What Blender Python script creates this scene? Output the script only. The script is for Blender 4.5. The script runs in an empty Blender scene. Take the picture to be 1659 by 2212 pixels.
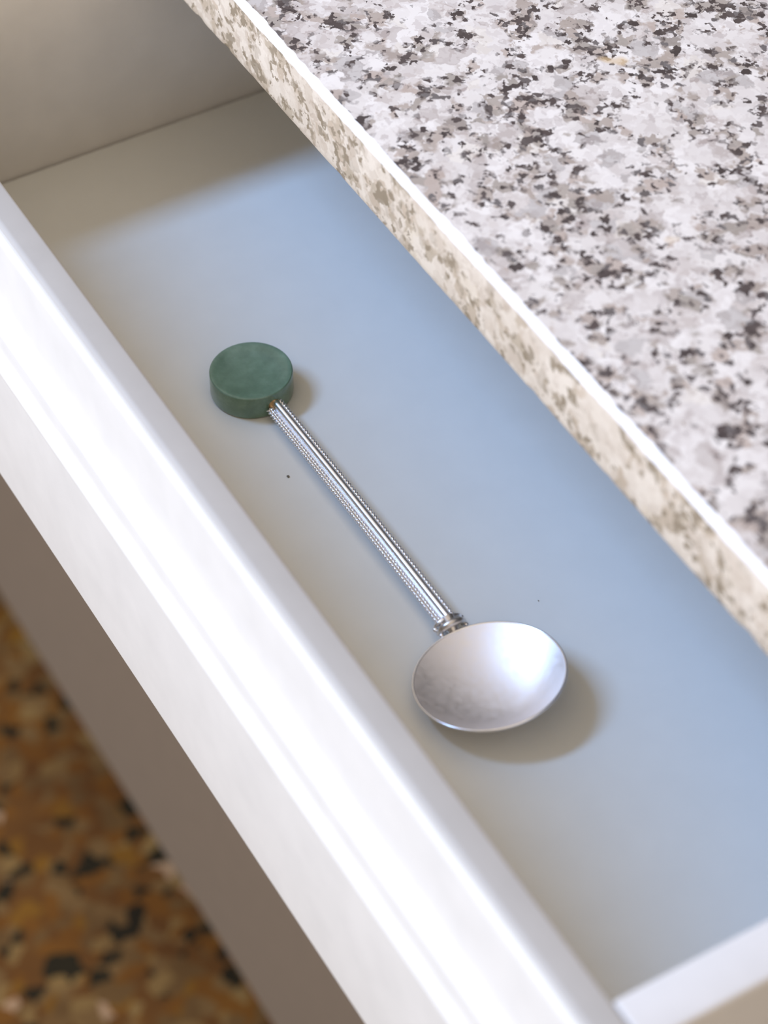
import bpy, bmesh, math, random
from mathutils import Vector, Matrix, noise
random.seed(7)
S = bpy.context.scene
C = S.collection
MM = 0.001
# axes: X along the worktop edge (towards the camera), Y into the cabinet, Z up; z = 0 is the inside floor of the drawer

# ---------------------------------------------------------------- camera
cd = bpy.data.cameras.new('camera')
cam = bpy.data.objects.new('camera', cd); C.objects.link(cam)
S.camera = cam
cd.sensor_fit = 'VERTICAL'; cd.sensor_height = 36.0
cd.lens = 5400.0 / 2212.0 * 36.0
r = Vector((0.504747, 0.863267, 0.0)).normalized()
fw = Vector((-0.584995, 0.342124, -0.735345)).normalized()
u = r.cross(fw).normalized()
m = Matrix((r, u, -fw)).transposed().to_4x4()
m.translation = Vector((0.79895, -0.24074, 0.692145))
cam.matrix_world = m
cd.clip_start = 0.01; cd.clip_end = 50
cd.dof.use_dof = True
cd.dof.focus_distance = 0.945
cd.dof.aperture_fstop = 7.5

# ---------------------------------------------------------------- light
w = bpy.data.worlds.new('room_light'); S.world = w; w.use_nodes = True
bg = w.node_tree.nodes['Background']
bg.inputs[0].default_value = (0.60, 0.515, 0.425, 1); bg.inputs[1].default_value = 1.06

def area(name, loc, target, sx, sy, power, col, xdir=None):
    l = bpy.data.lights.new(name, 'AREA'); l.shape = 'RECTANGLE'
    l.size = sx; l.size_y = sy; l.energy = power; l.color = col
    o = bpy.data.objects.new(name, l); C.objects.link(o)
    loc = Vector(loc); z = (loc - Vector(target)).normalized()
    x = Vector(xdir or (0, 1, 0)); x = (x - x.dot(z) * z).normalized()
    y = z.cross(x)
    mm = Matrix((x, y, z)).transposed().to_4x4(); mm.translation = loc
    o.matrix_world = mm
    return o
# blue daylight from a high wide window at the far left
T = (0.2, 0.07, 0.0)
H = 3.5
area('window_light', (T[0] - 0.60 * H, T[1] - 0.79 * H, H), T, 2.9, 0.60, 212, (0.31, 0.54, 1.0), (0, 1, 0))
# added soft neutral fill, source unseen, to brighten the drawer front
area('front_fill', (-0.6, -2.6, 0.9), (0.2, 0, 0), 1.8, 1.4, 36, (1.0, 0.985, 0.96), (1, 0, 0))

S.view_settings.view_transform = 'Standard'
S.view_settings.look = 'None'
S.view_settings.gamma = 1
S.view_settings.use_curve_mapping = False
S.view_settings.exposure = 0.30

# ---------------------------------------------------------------- helpers
def finish(name, bm, mat, parent=None, smooth=False, angle=35):
    me = bpy.data.meshes.new(name)
    bmesh.ops.recalc_face_normals(bm, faces=bm.faces)
    bm.to_mesh(me); bm.free()
    me.materials.append(mat)
    if smooth:
        for p in me.polygons: p.use_smooth = True
        try: me.set_sharp_from_angle(angle=math.radians(angle))
        except Exception: pass
    o = bpy.data.objects.new(name, me); C.objects.link(o)
    if parent: o.parent = parent
    return o

def empty(name, loc, label, cat):
    o = bpy.data.objects.new(name, None); C.objects.link(o)
    o.location = loc; o.empty_display_size = 0.02
    o['label'] = label; o['category'] = cat
    return o

def box(x0, x1, y0, y1, z0, z1, bev=0.0, seg=3, bm=None, ox=(0, 0, 0)):
    """box in millimetres, minus an origin given in metres"""
    b = bmesh.new()
    vs = [b.verts.new((x * MM - ox[0], y * MM - ox[1], z * MM - ox[2]))
          for x in (x0, x1) for y in (y0, y1) for z in (z0, z1)]
    q = [(0, 1, 3, 2), (4, 6, 7, 5), (0, 4, 5, 1), (2, 3, 7, 6), (0, 2, 6, 4), (1, 5, 7, 3)]
    for f in q: b.faces.new([vs[i] for i in f])
    if bev:
        bmesh.ops.bevel(b, geom=list(b.edges), offset=bev * MM, segments=seg, profile=0.5, affect='EDGES')
    return b

def sweep_x(profile, x0, x1, nx=1):
    """closed (y, z) profile in mm extruded along X"""
    b = bmesh.new(); rows = []
    for i in range(nx + 1):
        x = x0 + (x1 - x0) * i / nx
        rows.append([b.verts.new((x * MM, y * MM, z * MM)) for y, z in profile])
    n = len(profile)
    for i in range(nx):
        for k in range(n):
            b.faces.new((rows[i][k], rows[i][(k + 1) % n], rows[i + 1][(k + 1) % n], rows[i + 1][k]))
    b.faces.new(rows[0][::-1]); b.faces.new(rows[-1])
    return b

def arc(cy, cz, rad, a0, a1, n=8):
    return [(cy + rad * math.cos(math.radians(a0 + (a1 - a0) * i / n)),
             cz + rad * math.sin(math.radians(a0 + (a1 - a0) * i / n))) for i in range(n + 1)]

def tube(bm, pts, rad, n=8, caps=True):
    """tube along points (metres); radius a number or a list"""
    rings = []
    up = Vector((0, 0, 1))
    for i, p in enumerate(pts):
        p = Vector(p)
        a = Vector(pts[max(i - 1, 0)]); c = Vector(pts[min(i + 1, len(pts) - 1)])
        t = (c - a).normalized()
        s = t.cross(up)
        if s.length < 1e-4: s = Vector((1, 0, 0))
        s.normalize(); v = s.cross(t).normalized()
        rr = rad[i] if isinstance(rad, (list, tuple)) else rad
        rings.append([bm.verts.new(p + s * (rr * math.cos(2 * math.pi * k / n)) + v * (rr * math.sin(2 * math.pi * k / n))) for k in range(n)])
    for i in range(len(rings) - 1):
        for k in range(n):
            bm.faces.new((rings[i][k], rings[i][(k + 1) % n], rings[i + 1][(k + 1) % n], rings[i + 1][k]))
    if caps:
        bm.faces.new(rings[0][::-1]); bm.faces.new(rings[-1])

# ---------------------------------------------------------------- materials
def new_mat(name):
    mt = bpy.data.materials.new(name); mt.use_nodes = True
    nt = mt.node_tree; b = nt.nodes['Principled BSDF']
    return mt, nt, b

def N(nt, typ, **kw):
    n = nt.nodes.new(typ)
    for k, v in kw.items(): setattr(n, k, v)
    return n

def ramp(nt, stops, interp='LINEAR'):
    n = nt.nodes.new('ShaderNodeValToRGB'); cr = n.color_ramp; cr.interpolation = interp
    while len(cr.elements) < len(stops): cr.elements.new(0.5)
    for e, (p, c) in zip(cr.elements, stops):
        e.position = p; e.color = (c[0], c[1], c[2], 1) if hasattr(c, '__len__') else (c, c, c, 1)
    return n

def mixc(nt, fac, a, b):
    n = nt.nodes.new('ShaderNodeMix'); n.data_type = 'RGBA'
    for s, v in ((0, fac), (6, a), (7, b)):
        if hasattr(v, 'is_linked') or hasattr(v, 'links'): nt.links.new(v, n.inputs[s])
        elif hasattr(v, '__len__'): n.inputs[s].default_value = (v[0], v[1], v[2], 1)
        else: n.inputs[s].default_value = v
    return n.outputs[2]

def paint(name, col, rough=0.4, bump=0.02, scale=60, var=0.03, spec=0.5):
    mt, nt, b = new_mat(name)
    tc = N(nt, 'ShaderNodeTexCoord')
    no = N(nt, 'ShaderNodeTexNoise'); no.inputs['Scale'].default_value = scale; no.inputs['Detail'].default_value = 4
    nt.links.new(tc.outputs['Object'], no.inputs['Vector'])
    dk = tuple(c * (1 - var) for c in col); lt = tuple(min(1, c * (1 + var)) for c in col)
    rp = ramp(nt, [(0.3, dk), (0.7, lt)])
    nt.links.new(no.outputs['Fac'], rp.inputs[0]); nt.links.new(rp.outputs[0], b.inputs['Base Color'])
    bp = N(nt, 'ShaderNodeBump'); bp.inputs['Strength'].default_value = bump; bp.inputs['Distance'].default_value = 0.001
    n2 = N(nt, 'ShaderNodeTexNoise'); n2.inputs['Scale'].default_value = 900
    nt.links.new(tc.outputs['Object'], n2.inputs['Vector'])
    nt.links.new(n2.outputs['Fac'], bp.inputs['Height']); nt.links.new(bp.outputs[0], b.inputs['Normal'])
    b.inputs['Roughness'].default_value = rough
    b.inputs['Specular IOR Level'].default_value = spec
    return mt

M_front = paint('white_paint', (0.775, 0.75, 0.695), 0.5, spec=0.3)
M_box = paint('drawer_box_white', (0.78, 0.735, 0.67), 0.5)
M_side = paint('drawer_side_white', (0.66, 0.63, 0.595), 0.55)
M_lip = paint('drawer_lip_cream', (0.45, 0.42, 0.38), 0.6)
M_bottom = paint('drawer_bottom_laminate', (0.76, 0.755, 0.70), 0.42, var=0.015)
M_cab = paint('cabinet_painted_shade', (0.178, 0.133, 0.090), 0.6)  # dark taupe carries the shade on the doors under the drawer
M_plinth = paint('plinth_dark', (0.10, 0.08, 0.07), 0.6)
M_rail = paint('rail_grey', (0.5, 0.5, 0.5), 0.35)
M_rail.node_tree.nodes['Principled BSDF'].inputs['Metallic'].default_value = 1.0
M_crumb = paint('crumb_brown', (0.16, 0.14, 0.10), 0.8)

def silver(name, rough, col=(0.92, 0.91, 0.94), grain=0.0):
    mt, nt, b = new_mat(name)
    b.inputs['Metallic'].default_value = 1.0
    b.inputs['Base Color'].default_value = (*col, 1)
    b.inputs['Roughness'].default_value = rough
    if grain:
        tc = N(nt, 'ShaderNodeTexCoord'); no = N(nt, 'ShaderNodeTexNoise')
        no.inputs['Scale'].default_value = 350; no.inputs['Detail'].default_value = 5
        nt.links.new(tc.outputs['Object'], no.inputs['Vector'])
        bp = N(nt, 'ShaderNodeBump'); bp.inputs['Strength'].default_value = grain; bp.inputs['Distance'].default_value = 0.0004
        nt.links.new(no.outputs['Fac'], bp.inputs['Height']); nt.links.new(bp.outputs[0], b.inputs['Normal'])
        rp = ramp(nt, [(0.3, rough - 0.05), (0.7, rough + 0.06)])
        nt.links.new(no.outputs['Fac'], rp.inputs[0]); nt.links.new(rp.outputs[0], b.inputs['Roughness'])
    return mt
M_bowl = silver('satin_silver', 0.50, (0.96, 0.92, 0.90), grain=0.08)
M_rod = silver('polished_silver', 0.27, (0.95, 0.94, 0.95))
M_wire = silver('silver_wire', 0.22, (0.95, 0.95, 0.98))
M_collar = silver('silver_solder', 0.30, (0.72, 0.69, 0.66), 0.3)

# green stone
M_stone, nt, b = new_mat('green_aventurine')
tc = N(nt, 'ShaderNodeTexCoord')
n1 = N(nt, 'ShaderNodeTexNoise'); n1.inputs['Scale'].default_value = 160; n1.inputs['Detail'].default_value = 6; n1.inputs['Roughness'].default_value = 0.65
nt.links.new(tc.outputs['Object'], n1.inputs['Vector'])
rp = ramp(nt, [(0.30, (0.105, 0.185, 0.120)), (0.5, (0.140, 0.235, 0.155)), (0.72, (0.19, 0.295, 0.205))])
nt.links.new(n1.outputs['Fac'], rp.inputs[0]); nt.links.new(rp.outputs[0], b.inputs['Base Color'])
b.inputs['Roughness'].default_value = 0.30
b.inputs['Subsurface Weight'].default_value = 0.5
b.inputs['Subsurface Radius'].default_value = (0.003, 0.006, 0.004)
b.inputs['Coat Weight'].default_value = 0.5; b.inputs['Coat Roughness'].default_value = 0.12

# granite
def granite(edge=False):
    mt, nt, b = new_mat('speckled_granite_edge' if edge else 'speckled_granite')
    L = nt.links.new
    tc = N(nt, 'ShaderNodeTexCoord')
    def warp(scale, amp, src):
        no = N(nt, 'ShaderNodeTexNoise'); no.inputs['Scale'].default_value = scale; no.inputs['Detail'].default_value = 3
        L(src, no.inputs['Vector'])
        s = N(nt, 'ShaderNodeVectorMath', operation='SUBTRACT'); L(no.outputs['Color'], s.inputs[0]); s.inputs[1].default_value = (.5, .5, .5)
        k = N(nt, 'ShaderNodeVectorMath', operation='SCALE'); L(s.outputs[0], k.inputs[0]); k.inputs['Scale'].default_value = amp
        a = N(nt, 'ShaderNodeVectorMath', operation='ADD'); L(src, a.inputs[0]); L(k.outputs[0], a.inputs[1])
        return a.outputs[0]
    v1 = warp(260, 0.009, tc.outputs['Object'])
    def vor(scale, vec):
        v = N(nt, 'ShaderNodeTexVoronoi'); v.inputs['Scale'].default_value = scale; L(vec, v.inputs['Vector'])
        s = N(nt, 'ShaderNodeSeparateColor'); L(v.outputs['Color'], s.inputs[0])
        return s.outputs
    # feldspar and quartz crystals
    c1 = vor(125, v1)
    r1 = ramp(nt, [(0.0, (0.66, 0.63, 0.615)), (0.22, (0.585, 0.55, 0.535)), (0.38, (0.76, 0.74, 0.73)), (0.55, (0.70, 0.675, 0.66)),
                   (0.62, (0.49, 0.435, 0.41)), (0.71, (0.36, 0.305, 0.285)), (0.79, (0.29, 0.265, 0.26)), (0.87, (0.63, 0.60, 0.58)), (0.955, (0.70, 0.66, 0.60))], 'CONSTANT')
    L(c1[0], r1.inputs[0])
    # finer mottling
    c2 = vor(290, v1)
    r2 = ramp(nt, [(0.0, (0.78, 0.765, 0.75)), (0.3, (0.62, 0.59, 0.575)), (0.55, (0.70, 0.68, 0.67)), (0.75, (0.47, 0.43, 0.42)), (0.85, (0.80, 0.79, 0.78))], 'CONSTANT')
    L(c2[1], r2.inputs[0])
    base = mixc(nt, 0.48, r1.outputs[0], r2.outputs[0])
    # dark mica, in clusters
    cl = N(nt, 'ShaderNodeTexNoise'); cl.inputs['Scale'].default_value = 80; cl.inputs['Detail'].default_value = 3.0
    L(tc.outputs['Object'], cl.inputs['Vector'])
    c3 = vor(360, warp(420, 0.005, tc.outputs['Object']))
    # translucent grey-brown quartz gathered around the mica
    cq = vor(170, v1)
    aq = N(nt, 'ShaderNodeMath', operation='MULTIPLY_ADD'); L(cl.outputs['Fac'], aq.inputs[0]); aq.inputs[1].default_value = 3.0; L(cq[1], aq.inputs[2])
    sq = N(nt, 'ShaderNodeMath', operation='MULTIPLY'); L(aq.outputs[0], sq.inputs[0]); sq.inputs[1].default_value = 0.34
    rq = ramp(nt, [(0.74, 0.0), (0.80, 0.85)]); L(sq.outputs[0], rq.inputs[0])
    qc = ramp(nt, [(0.0, (0.38, 0.32, 0.28)), (0.35, (0.30, 0.27, 0.24)), (0.7, (0.46, 0.385, 0.34)), (1.0, (0.24, 0.21, 0.19))]); L(cq[0], qc.inputs[0])
    base = mixc(nt, rq.outputs[0], base, qc.outputs[0])
    tint = N(nt, 'ShaderNodeMix'); tint.data_type = 'RGBA'; tint.blend_type = 'MULTIPLY'; tint.inputs[0].default_value = 1
    L(base, tint.inputs[6]); tint.inputs[7].default_value = (0.97, 0.905, 0.825, 1); base = tint.outputs[2]
    ad = N(nt, 'ShaderNodeMath', operation='MULTIPLY_ADD'); L(cl.outputs['Fac'], ad.inputs[0]); ad.inputs[1].default_value = 1.9; L(c3[2], ad.inputs[2])
    r3 = ramp(nt, [(0.0, 0.0), (0.800, 0.0), (0.808, 0.55), (0.838, 0.6), (0.846, 1.0)])
    sc = N(nt, 'ShaderNodeMath', operation='MULTIPLY'); L(ad.outputs[0], sc.inputs[0]); sc.inputs[1].default_value = 0.46
    L(sc.outputs[0], r3.inputs[0])
    dk = ramp(nt, [(0.0, (0.045, 0.032, 0.030)), (0.6, (0.080, 0.058, 0.052)), (1.0, (0.15, 0.13, 0.12))])
    L(c3[0], dk.inputs[0])
    c = mixc(nt, r3.outputs[0], base, dk.outputs[0])
    # rare ochre stains
    oc = N(nt, 'ShaderNodeTexNoise'); oc.inputs['Scale'].default_value = 42; oc.inputs['Detail'].default_value = 2
    mp = N(nt, 'ShaderNodeMapping'); mp.inputs['Location'].default_value = (3.1, 1.7, .4); L(tc.outputs['Object'], mp.inputs[0]); L(mp.outputs[0], oc.inputs['Vector'])
    r4 = ramp(nt, [(0.725, 0.0), (0.76, 0.6)]); L(oc.outputs['Fac'], r4.inputs[0])
    c = mixc(nt, r4.outputs[0], c, (0.62, 0.43, 0.22))
    if edge:   # unpolished sawn edge; warm bounce light mixed in as cream colour
        c = mixc(nt, 0.34, c, (0.74, 0.585, 0.37))
    L(c, b.inputs['Base Color'])
    b.inputs['Roughness'].default_value = 0.6 if edge else 0.38
    b.inputs['Specular IOR Level'].default_value = 0.4
    return mt
M_granite = granite()
M_edge = granite(True)

def terrazzo():
    mt, nt, b = new_mat('brown_terrazzo'); L = nt.links.new
    tc = N(nt, 'ShaderNodeTexCoord')
    no = N(nt, 'ShaderNodeTexNoise'); no.inputs['Scale'].default_value = 60; L(tc.outputs['Object'], no.inputs['Vector'])
    k = N(nt, 'ShaderNodeVectorMath', operation='SCALE'); L(no.outputs['Color'], k.inputs[0]); k.inputs['Scale'].default_value = 0.012
    a = N(nt, 'ShaderNodeVectorMath', operation='ADD'); L(tc.outputs['Object'], a.inputs[0]); L(k.outputs[0], a.inputs[1])
    v = N(nt, 'ShaderNodeTexVoronoi'); v.inputs['Scale'].default_value = 85; L(a.outputs[0], v.inputs['Vector'])
    s = N(nt, 'ShaderNodeSeparateColor'); L(v.outputs['Color'], s.inputs[0])
    rp = ramp(nt, [(0.0, (0.110, 0.046, 0.011)), (0.25, (0.140, 0.056, 0.009)), (0.42, (0.120, 0.065, 0.024)), (0.58, (0.150, 0.085, 0.034)),
                   (0.74, (0.018, 0.013, 0.005)), (0.87, (0.165, 0.075, 0.010)), (0.92, (0.19, 0.115, 0.045)), (0.993, (0.34, 0.22, 0.15))], 'CONSTANT')
    L(s.outputs[0], rp.inputs[0])
    n2 = N(nt, 'ShaderNodeTexNoise'); n2.inputs['Scale'].default_value = 14; n2.inputs['Detail'].default_value = 5; L(tc.outputs['Object'], n2.inputs['Vector'])
    r2 = ramp(nt, [(0.3, (0.75, 0.62, 0.42)), (0.7, (1.25, 1.15, 0.85))]); L(n2.outputs['Fac'], r2.inputs[0])
    mu = N(nt, 'ShaderNodeMix'); mu.data_type = 'RGBA'; mu.blend_type = 'MULTIPLY'; mu.inputs[0].default_value = 1
    L(rp.outputs[0], mu.inputs[6]); L(r2.outputs[0], mu.inputs[7]); L(mu.outputs[2], b.inputs['Base Color'])
    b.inputs['Roughness'].default_value = 0.6; b.inputs['Specular IOR Level'].default_value = 0.12
    return mt
M_floor = terrazzo()

# ---------------------------------------------------------------- setting
fl = finish('floor', box(-2600, 2400, -2600, 760, -790, -770), M_floor); fl['kind'] = 'structure'

# ---------------------------------------------------------------- base cabinet
cab = empty('base_cabinet', (0.05, 0.4, -0.770), 'kitchen base cabinet, its shade painted in as grey brown, below the granite top with an open drawer', 'cabinet')
ox = (0.05, 0.4, -0.770)
def cpart(name, mat, *a, bev=1.0):
    return finish(name, box(*a, bev=bev, ox=ox), mat, cab)
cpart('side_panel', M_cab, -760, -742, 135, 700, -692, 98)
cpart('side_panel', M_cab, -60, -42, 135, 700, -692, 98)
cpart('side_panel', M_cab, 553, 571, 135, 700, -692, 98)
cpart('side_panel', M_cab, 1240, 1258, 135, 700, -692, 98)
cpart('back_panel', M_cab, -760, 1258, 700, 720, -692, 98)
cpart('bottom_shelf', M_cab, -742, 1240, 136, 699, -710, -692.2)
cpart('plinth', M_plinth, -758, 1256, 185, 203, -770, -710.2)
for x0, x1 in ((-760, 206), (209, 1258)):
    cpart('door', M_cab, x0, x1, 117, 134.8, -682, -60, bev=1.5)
for x0, x1 in ((-760, -44), (556, 1258)):
    cpart('drawer_front', M_front, x0, x1, 117, 134.8, -54, 92, bev=2)
for x0, x1 in ((-42, -18), (530.5, 553)):
    cpart('drawer_rail', M_rail, x0, x1, 140, 660, 18, 40, bev=1)

# ---------------------------------------------------------------- worktop
def worktop():
    b = bmesh.new()
    Y0, Z0, TH, YB = 106.6, 98.3, 30.0, 720.0
    x0, x1, st = -780.0, 1280.0, 2.5
    n = int((x1 - x0) / st); rows = []
    for i in range(n + 1):
        x = x0 + st * i
        ch = 2.15 + 0.75 * noise.noise(Vector((x * .05, 0, 3))) + 0.55 * noise.noise(Vector((x * .22, 5, 3)))
        wv = 0.5 * noise.noise(Vector((x * .012, 9, 1)))
        nick = max(0, noise.noise(Vector((x * .09, 2, 7))) - .18) * 3.0 + 0.35 * abs(noise.noise(Vector((x * .35, 4, 7))))
        y = Y0 + wv
        pr = [(y + nick + .3, Z0), (y + .1, Z0 + .35 + nick), (y, Z0 + 3 + nick), (y, Z0 + TH - ch - .5), (y + .25 * ch, Z0 + TH - .62 * ch),
              (y + .62 * ch, Z0 + TH - .25 * ch), (y + ch + .5, Z0 + TH), (YB, Z0 + TH), (YB, Z0)]
        rows.append([b.verts.new((x * MM, q[0] * MM, q[1] * MM)) for q in pr])
    m_ = len(rows[0])
    for i in range(n):
        for k in range(m_):
            b.faces.new((rows[i][k], rows[i][(k + 1) % m_], rows[i + 1][(k + 1) % m_], rows[i + 1][k]))
    b.faces.new(rows[0][::-1]); b.faces.new(rows[-1])
    o = finish('worktop', b, M_granite, smooth=True, angle=50)
    o['label'] = 'speckled grey granite worktop slab with rough front edge, highlight and bounce light put into its colour'; o['category'] = 'worktop'
    o.data.materials.append(M_arris); o.data.materials.append(M_edge)
    # bright line of the lit front bevel, painted in as near-white
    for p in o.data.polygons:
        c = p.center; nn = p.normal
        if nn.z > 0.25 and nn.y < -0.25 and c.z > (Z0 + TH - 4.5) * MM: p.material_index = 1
        elif nn.y < -0.3: p.material_index = 2
    return o
M_arris = paint('arris_painted_highlight', (0.90, 0.88, 0.87), 0.35, bump=0.1, var=0.12, scale=180)  # highlight along the bevel put into the base colour
worktop()

# ---------------------------------------------------------------- drawer
HB, WI = 92.1, 511.8
dr = empty('drawer', (0, 0, 0), 'pulled-out white drawer with moulded front holding the silver spoon', 'drawer')
finish('bottom_panel', box(0.9, WI - 0.6, -0.1, 470, -9, 0), M_bottom, dr)
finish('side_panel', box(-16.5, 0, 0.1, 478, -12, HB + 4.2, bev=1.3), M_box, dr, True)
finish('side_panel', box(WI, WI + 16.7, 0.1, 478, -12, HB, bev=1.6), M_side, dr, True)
finish('back_panel', box(0.1, WI - .1, 462, 477, 0, HB - 6, bev=1), M_box, dr)
# inner front wall of the box, top edge rounded
prof = [(-11.4, -12), (0, -12)] + arc(-1.3, HB - 1.3, 1.3, 0, 90, 5) + arc(-11.4 + 2.6, HB - 2.6, 2.6, 90, 150, 6) + [(-11.4, HB - 2.4)]
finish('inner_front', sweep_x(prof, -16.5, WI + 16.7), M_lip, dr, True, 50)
# moulded front panel: flat border, ogee bevel, bead and raised field
def pt(y, z): return (y, z)
prof = [(-11.0, -35), (-11.0, 90.75), (-11.9, 90.85), (-12.7, 90.65), (-13.3, 90.0), (-13.75, 88.8), (-14.0, 87.0), (-14.9, 74.0), (-15.7, 62.5), (-15.9, 60.6),
        (-16.3, 58.6), (-17.3, 56.7), (-18.8, 55.2), (-20.4, 54.0), (-21.1, 53.0), (-21.4, 51.6), (-21.45, 45.6), (-21.5, 43.8),
        (-22.0, 42.4), (-22.9, 41.0), (-24.0, 39.8), (-24.8, 38.6), (-25.0, 37.4), (-24.85, 36.6), (-24.8, 35.8),
        (-24.8, -34.6), (-24.5, -35.8), (-23.6, -36.5), (-13, -36.5), (-12.0, -36.0)]
finish('front_panel', sweep_x(prof, -41, 551), M_front, dr, True, 60)
for x0, x1 in ((-19.5, -17), (528.8, 530.3)):
    finish('runner', box(x0, x1, 60, 470, 20, 38, bev=.4), M_rail, dr)

# ---------------------------------------------------------------- spoon
sp = empty('serving_spoon', (0.25, 0.071, 0), 'silver serving spoon with twisted wire handle and green stone disc end', 'spoon')
SO = Vector((0.25, 0.071, 0))
def spart(name, bm, mat, smooth=True, angle=40):
    for v in bm.verts: v.co -= SO
    return finish(name, bm, mat, sp, smooth, angle)
# stone disc
DC, DR, DH = (165.7, 69.3), 16.4, 11.0
def lathe(prof, c, n=96):
    b = bmesh.new(); rings = []
    for rr, z in prof:
        if rr < 1e-6: rings.append([b.verts.new((c[0] * MM, c[1] * MM, z * MM))])
        else: rings.append([b.verts.new(((c[0] + rr * math.cos(2 * math.pi * k / n)) * MM, (c[1] + rr * math.sin(2 * math.pi * k / n)) * MM, z * MM)) for k in range(n)])
    for a, d in zip(rings, rings[1:]):
        for k in range(n):
            if len(a) == 1: b.faces.new((a[0], d[(k + 1) % n], d[k]))
            elif len(d) == 1: b.faces.new((a[k], a[(k + 1) % n], d[0]))
            else: b.faces.new((a[k], a[(k + 1) % n], d[(k + 1) % n], d[k]))
    return b
pd = [(0, 0.05), (DR - 1.2, 0.05), (DR - .5, .25), (DR - .1, .8), (DR, 1.4), (DR, DH - .7), (DR - .12, DH - .28), (DR - .45, DH - .02), (DR - .9, DH + .02),
      (DR - 2.5, DH - .35), (DR - 6, DH - .75), (5, DH - .95), (0, DH - 1.0)]
spart('stone_disc', lathe(pd, DC), M_stone, True, 30)

# handle axis from the disc side to the collar
A0 = Vector((180.5, 71.0, 5.4)); A1 = Vector((311.0, 71.6, 6.4))
ax = (A1 - A0).normalized()
sy = Vector((0, 1, 0)); sy = (sy - sy.dot(ax) * ax).normalized(); sz = ax.cross(sy) * -1
if sz.z < 0: sz = -sz
def hp(t, dy, dz):
    p = A0.lerp(A1, t) + Vector((0, 0, 0.7 * math.sin(math.pi * t)))
    return (p + sy * dy + sz * dz) * MM
def rod(name, dy, dz, rad, mat, t0=0.0, t1=1.0):
    b = bmesh.new()
    tube(b, [hp(t0 + (t1 - t0) * i / 24, dy, dz) for i in range(25)], rad * MM, 20)
    return spart(name, b, mat, True, 60)
rod('rod', 0.1, 0.9, 1.5, M_rod)
rod('rod', -1.6, -0.75, 1.0, M_rod, 0.0)
rod('rod', 1.6, -1.1, 1.0, M_rod, 0.0)
def twisted(dy, dz, rs, off, hand, t0=0.0, t1=1.0, pitch=3.5):
    b = bmesh.new(); Lm = (A1 - A0).length * (t1 - t0); n = int(Lm / pitch * 14)
    for s in (0, 1):
        pts = []
        for i in range(n + 1):
            q = i / n; a = hand * 2 * math.pi * q * Lm / pitch + s * math.pi
            pts.append(hp(t0 + (t1 - t0) * q, dy + off * math.cos(a), dz + off * math.sin(a)))
        tube(b, pts, rs * MM, 7)
    return spart('twisted_wire', b, M_wire, True, 80)
twisted(2.65, 0.10, 0.50, 0.46, 1)
twisted(-2.65, 0.0, 0.47, 0.43, 1, 0.02)
twisted(-3.55, -1.1, 0.47, 0.43, -1, 0.016)
# bezel end at the disc
b = bmesh.new()
tube(b, [hp(-0.02, -.5, .2), hp(0.006, -.5, .2), hp(0.013, -.5, .2)], [2.7 * MM, 2.7 * MM, 2.4 * MM], 20)
spart('solder_joint', b, silver('tarnished_solder', 0.45, (0.62, 0.42, 0.22), 0.3))

# bowl: shallow, slightly oval, its tip raised
BC = Vector((342.2, 69.0, 10.75)); BA, BB = 26.0, 26.7; SX, SY = 0.175, 0.08; DEP = 9.0; PW = 2.2
nb = Vector((-SX, -SY, 1)).normalized()
OX, OY = 8.5, 0.5          # deepest point sits towards the tip
def bowl_in(ru, th):
    dx = BA * ru * math.cos(th) + OX * (1 - ru); dy = BB * ru * math.sin(th) + OY * (1 - ru)
    d = DEP * (1 - ru ** PW)
    return Vector((BC.x + dx, BC.y + dy, BC.z + SX * dx + SY * dy)) - nb * d
def bowl_pt(ru, th, off):
    p = bowl_in(ru, th)
    if off == 0: return p * MM
    if ru < 0.02: return (p - nb * off) * MM
    e = 0.01
    a = bowl_in(ru, th) - bowl_in(ru - e, th); c = bowl_in(ru, th + e) - bowl_in(ru, th - e)
    return (p - a.cross(c).normalized() * off) * MM
b = bmesh.new(); NT, NR = 128, 28
def shell(off):
    rings = [[b.verts.new(bowl_pt(0, 0, off))]]
    for j in range(1, NR + 1):
        rr = j / NR
        rings.append([b.verts.new(bowl_pt(rr, 2 * math.pi * k / NT, off)) for k in range(NT)])
    for a, d in zip(rings, rings[1:]):
        for k in range(NT):
            if len(a) == 1: b.faces.new((a[0], d[k], d[(k + 1) % NT]))
            else: b.faces.new((a[k], d[k], d[(k + 1) % NT], a[(k + 1) % NT]))
    return rings[-1]
i_, o_ = shell(0), shell(0.9)
for k in range(NT): b.faces.new((i_[k], o_[k], o_[(k + 1) % NT], i_[(k + 1) % NT]))
lift = max(0.0, 0.00006 - min(v.co.z for v in b.verts))
for v in b.verts: v.co.z += lift
bowl = spart('bowl', b, M_bowl, True, 50)
b = bmesh.new()
rim = [bowl_pt(1.0, 2 * math.pi * k / 160, 0.4) + Vector((0, 0, lift)) for k in range(161)]
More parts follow.
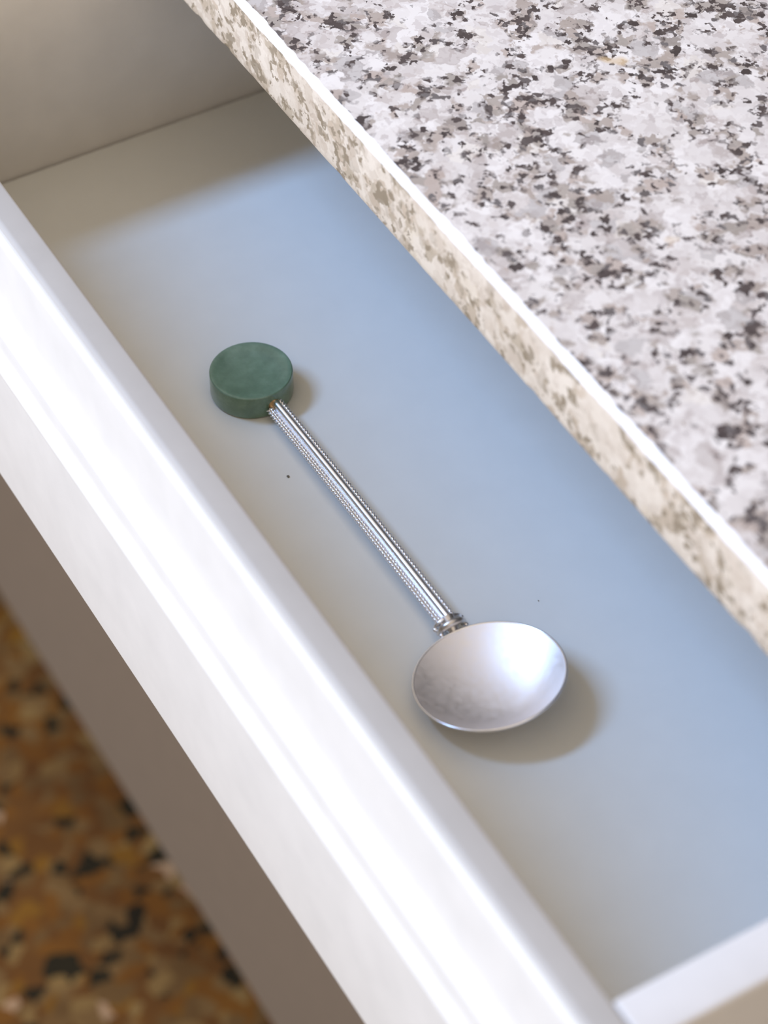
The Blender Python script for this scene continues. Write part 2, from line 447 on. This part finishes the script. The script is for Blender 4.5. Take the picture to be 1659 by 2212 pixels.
tube(b, rim, 0.48 * MM, 8, False)
spart('rim', b, M_wire, True, 80)

# collar saddling the joint of handle and bowl
b = bmesh.new()
pts = []; rad = []
for i in range(21):
    q = i / 20; a = math.pi * q
    yy = 71.6 - 5.0 * math.cos(a); zz = 4.0 + 4.6 * math.sin(a)
    pts.append(Vector((312.6 + 1.2 * math.sin(a), yy, zz)) * MM); rad.append((1.15 + .25 * math.sin(a)) * MM)
tube(b, pts, rad, 12)
spart('collar', b, M_collar)
b = bmesh.new()
pts = [Vector((310.2, 71.6 - 5.4 * math.cos(math.pi * i / 16), 4.4 + 3.4 * math.sin(math.pi * i / 16))) * MM for i in range(17)]
tube(b, pts, 0.7 * MM, 10)
spart('wire_ring', b, M_wire)
for yy, xx, zz in ((66.4, 314.6, 4.8), (76.8, 314.4, 4.6), (66.0, 310.9, 4.4), (77.2, 310.4, 4.4)):
    b = bmesh.new()
    bmesh.ops.create_uvsphere(b, u_segments=14, v_segments=9, radius=1.05 * MM, matrix=Matrix.Translation(Vector((xx, yy, zz)) * MM))
    spart('bead', b, M_wire)
b = bmesh.new()
tube(b, [Vector((309.5, 71.6, 6.2)) * MM, Vector((313.5, 71.4, 5.6)) * MM, Vector((315.8, 71.2, 4.4)) * MM], [3.0 * MM, 2.6 * MM, 1.7 * MM], 18)
spart('shoulder', b, M_collar)

# ---------------------------------------------------------------- crumbs
def crumb(x, y, rad, label):
    b = bmesh.new()
    bmesh.ops.create_icosphere(b, subdivisions=2, radius=rad * MM)
    for v in b.verts:
        v.co *= 1 + 0.35 * noise.noise(v.co * 2500 + Vector((x, y, 0)))
        v.co.z *= 0.5
    lo = min(v.co.z for v in b.verts)
    o = finish('crumb', b, M_crumb, None, True, 80)
    o.location = (x * MM, y * MM, -lo + 0.00005)
    o['label'] = label; o['category'] = 'crumb'
crumb(214.1, 58.9, 0.58, 'tiny dark crumb on the drawer bottom left of the spoon handle')
crumb(314.8, 107.6, 0.22, 'faint minute crumb on the drawer bottom between spoon bowl and granite edge')
